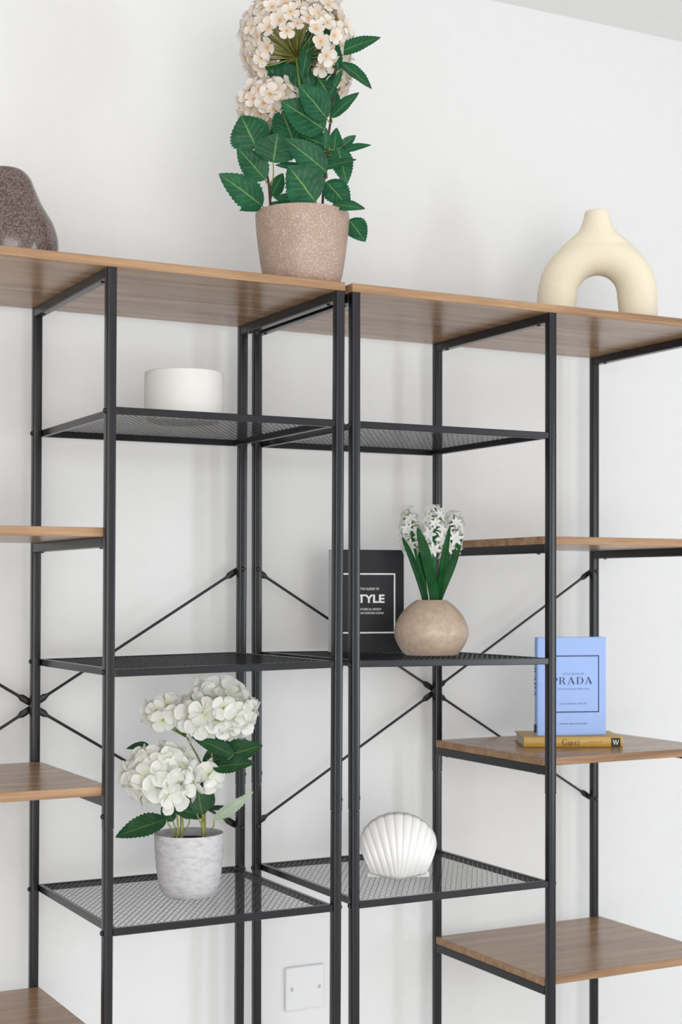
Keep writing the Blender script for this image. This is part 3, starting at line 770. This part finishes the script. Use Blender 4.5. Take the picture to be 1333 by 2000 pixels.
flower_head(WP, P2(870, 385, .0), (0.056, 0.050, 0.046), P2(805, 560, .01), FW, 62, lambda d: d.z > -0.75, M['stem_green'], 21)
flower_head(WP, P2(440, 400, .022), (0.036, 0.032, 0.022), P2(590, 590, .02), FW, 22, lambda d: d.z > -0.45, M['stem_green'], 23, 0.1, (0.75, 0.95))
flower_head(WP, P2(415, 890, -.022), (0.054, 0.048, 0.046), P2(520, 1010, -.015), FW, 60, lambda d: d.z > -0.8, M['stem_green'], 27)
flower_head(WP, P2(800, 890, -.014), (0.010, 0.010, 0.012), P2(770, 960, -.005), FW, 7, lambda d: d.y < 0.6, M['stem_green'], 29, 0.1, (0.8, 0.95))
LW = M['leaf_white_plant']
for a, b, w, mt, dp, nm, st in [
    ((455, 1235), (62, 1345), .036, LW, (-.028, -.052), (-.1, -.8, .6), (535, 1390, -.015)),
    ((290, 655), (103, 676), .016, LW, (.012, .015), (0, -.6, .8), (480, 760, .01)),
    ((1000, 712), (668, 556), .026, LW, (-.034, -.030), (0, -.75, .65), (800, 820, -.005)),
    ((830, 770), (1228, 628), .042, LW, (-.014, -.026), (.1, -.8, .55), (795, 850, -.005)),
    ((840, 815), (1172, 758), .030, LW, (-.026, -.045), (.1, -.75, .6), (790, 880, -.005)),
    ((742, 1200), (690, 890), .032, LW, (-.018, -.020), (.1, -1, .1), (745, 1260, -.01)),
    ((760, 1160), (825, 1010), .020, LW, (-.008, -.008), (.2, -1, .1), None),
    ((700, 1190), (505, 1140), .030, LW, (-.022, -.034), (0, -.7, .7), (740, 1320, -.012)),
    ((640, 1235), (760, 1090), .026, LW, (-.006, .0), (.2, -1, .2), (590, 1330, -.01)),
    ((838, 1235), (1160, 1015), .018, M['leaf_silver'], (-.020, -.036), (-.3, -.75, -.5), (810, 1330, -.01)),
    ((770, 1178), (1003, 1162), .014, LW, (.008, .012), (0, -.4, .9), None),
    ((505, 1255), (420, 1100), .022, LW, (-.015, -.015), (-.2, -1, .1), (530, 1360, -.015)),
    ((820, 760), (770, 700), .030, LW, (.012, .012), (0, -1, .2), None),
]:
    leaf(WP, K2, a, b, w, mt, dp, nm, st)

# ------------------------------------------------------------------ round stone vase with three hyacinths
HV = (-0.1861, 0.1652, MESH_Z[1])
hv = lathe_part('round_vase', [(0.044, 0.0), (0.0475, 0.001), (0.0565, 0.010), (0.0660, 0.028), (0.0687, 0.042), (0.0655, 0.058), (0.0550, 0.077), (0.0400, 0.0925), (0.0300, 0.0995), (0.0282, 0.1012), (0.0268, 0.1005), (0.0260, 0.095), (0.0255, 0.075), (0.025, 0.045)], M['stone'], n=4)
hv.location = HV; hv.rotation_euler = (0, 0, -VIEW_AZ)
tag(hv, 'squat round beige stone vase holding white hyacinths', 'vase')
k3 = 0.0001275
K3 = lambda a, b: ((a-615)*k3, (2362-b)*k3)
def P3(a, b, y=0.0): q = K3(a, b); return Vector((q[0], y, q[1]))
FH = [petal_floret('hyacinth_a', 0.0158, 6, 0.40, 0.30, M['petal_hyacinth'], True, 5, 3, 0.006), petal_floret('hyacinth_bb', 0.0148, 6, 0.42, 0.45, M['petal_hyacinth'], True, 5, 3, 0.006)]
def strap(plant, pts, width, mat, nrm=(0, -1, 0.1), keel=0.22):
    P = smooth_pts([P3(*p) for p in pts], 7); n = len(P); m = MB(); vs = []; fs = []; nr = Vector(nrm)
    for i, p in enumerate(P):
        t = (P[min(i+1, n-1)]-P[max(i-1, 0)]).normalized(); q = i/(n-1)
        no = (nr-t*nr.dot(t)).normalized(); s = t.cross(no)
        hw = width/2*min(1.0, (0.70+0.5*q))*(1 if q < 0.6 else math.cos((q-0.6)/0.4*PI/2)**0.6)
        hw = max(hw, 0.0003)
        for j in range(5):
            e = j/2-1; vs.append(p+s*(hw*e)+no*(keel*hw*e*e))
    for i in range(n-1):
        for j in range(4): k = i*5+j; fs.append((k, k+1, k+6, k+5))
    o = m.add(vs, fs).build('leaf', mat, plant, True)
    so = o.modifiers.new('thickness', 'SOLIDIFY'); so.thickness = 0.0012; so.offset = 0
    return o
def hyacinth(stem_pts, z_lo, z_hi, radius, n, seed, straps, label):
    h = thing('hyacinth', HV, -VIEW_AZ, label, 'flower', 'hyacinths in the round vase')
    P = smooth_pts([P3(*p) for p in stem_pts], 8)
    st = MB().tube(P, 0.0030, 8).build('stem', M['hyacinth_stem'], h, True)
    a = P3(*z_lo); b = P3(*z_hi); ax = (b-a).normalized(); sx = ax.cross(Vector((0, 1, 0))).normalized(); sy = sx.cross(ax)
    rnd = random.Random(seed); fl = MB(); spots = []
    for k in range(n):
        q = (k+0.5)/n; an = k*2.39996+rnd.uniform(-.2, .2)
        rr = radius*(0.55+0.45*math.sin(PI*(0.18+0.74*q)))*rnd.uniform(0.85, 1.05)
        c = a.lerp(b, q); out = sx*math.cos(an)+sy*math.sin(an)
        droop = -0.35+1.1*q
        nd = (out + ax*droop + Vector((rnd.uniform(-.2, .2), rnd.uniform(-.2, .2), rnd.uniform(-.2, .2)))).normalized()
        spots.append((c+out*rr*0.62, nd)); fl.tube([c, c+out*rr*0.62], 0.0009, 5)
    if True: spots += [(b+ax*0.004, ax), (b+ax*0.001-Vector((0.004, 0.006, 0)), (ax+Vector((-.3, -.7, 0))).normalized())]
    hd = fl.build('flower_spike', M['hyacinth_stem'], h, True)
    for p, nd in spots:
        f = link('floret', rnd.choice(FH), hd, p); f.rotation_euler = orient(nd, rnd.uniform(0, 6.28)).to_euler(); s = rnd.uniform(0.85, 1.1); f.scale = (s, s, s)
    for s_ in straps: strap(h, *s_)
    return h
SG = M['strap']
hyacinth([(575, 1800, .006), (530, 1400, .010), (400, 900, .018), (320, 400, .022)], (345, 830, .020), (300, 300, .022), 0.0215, 20, 1,
         [([(545, 1800, -.002), (500, 1480, -.003), (330, 960, -.003), (190, 655, -.002)], 0.0115, SG, (-.2, -1, .1)),
          ([(560, 1800, .013), (520, 1400, .014), (440, 800, .030)], 0.010, SG, (.1, -1, 0))], 'white hyacinth with sparse lower florets, leaning towards the black slipcase')
hyacinth([(620, 1800, -.006), (638, 1400, -.010), (650, 900, -.020), (640, 400, -.022)], (655, 900, -.021), (635, 300, -.022), 0.0225, 23, 2,
         [([(650, 1800, -.013), (640, 1480, -.017), (520, 950, -.044), (395, 530, -.046)], 0.0205, SG, (.15, -1, .1)),
          ([(690, 1800, -.008), (725, 1480, -.013), (770, 1050, -.042), (858, 500, -.048)], 0.0138, SG, (-.15, -1, .1))], 'tallest white hyacinth, upright between two wide green leaves')
hyacinth([(655, 1800, .006), (720, 1400, .010), (890, 900, .018), (940, 400, .022)], (915, 860, .020), (955, 360, .022), 0.0215, 20, 3,
         [([(675, 1800, .001), (735, 1520, .001), (920, 1050, .004), (1065, 615, .004)], 0.0150, SG, (.2, -1, .1)),
          ([(650, 1800, .013), (700, 1400, .015), (800, 1000, .030), (840, 600, .036)], 0.010, SG, (0, -1, 0))], 'white hyacinth leaning away from the black slipcase beside a metal post')
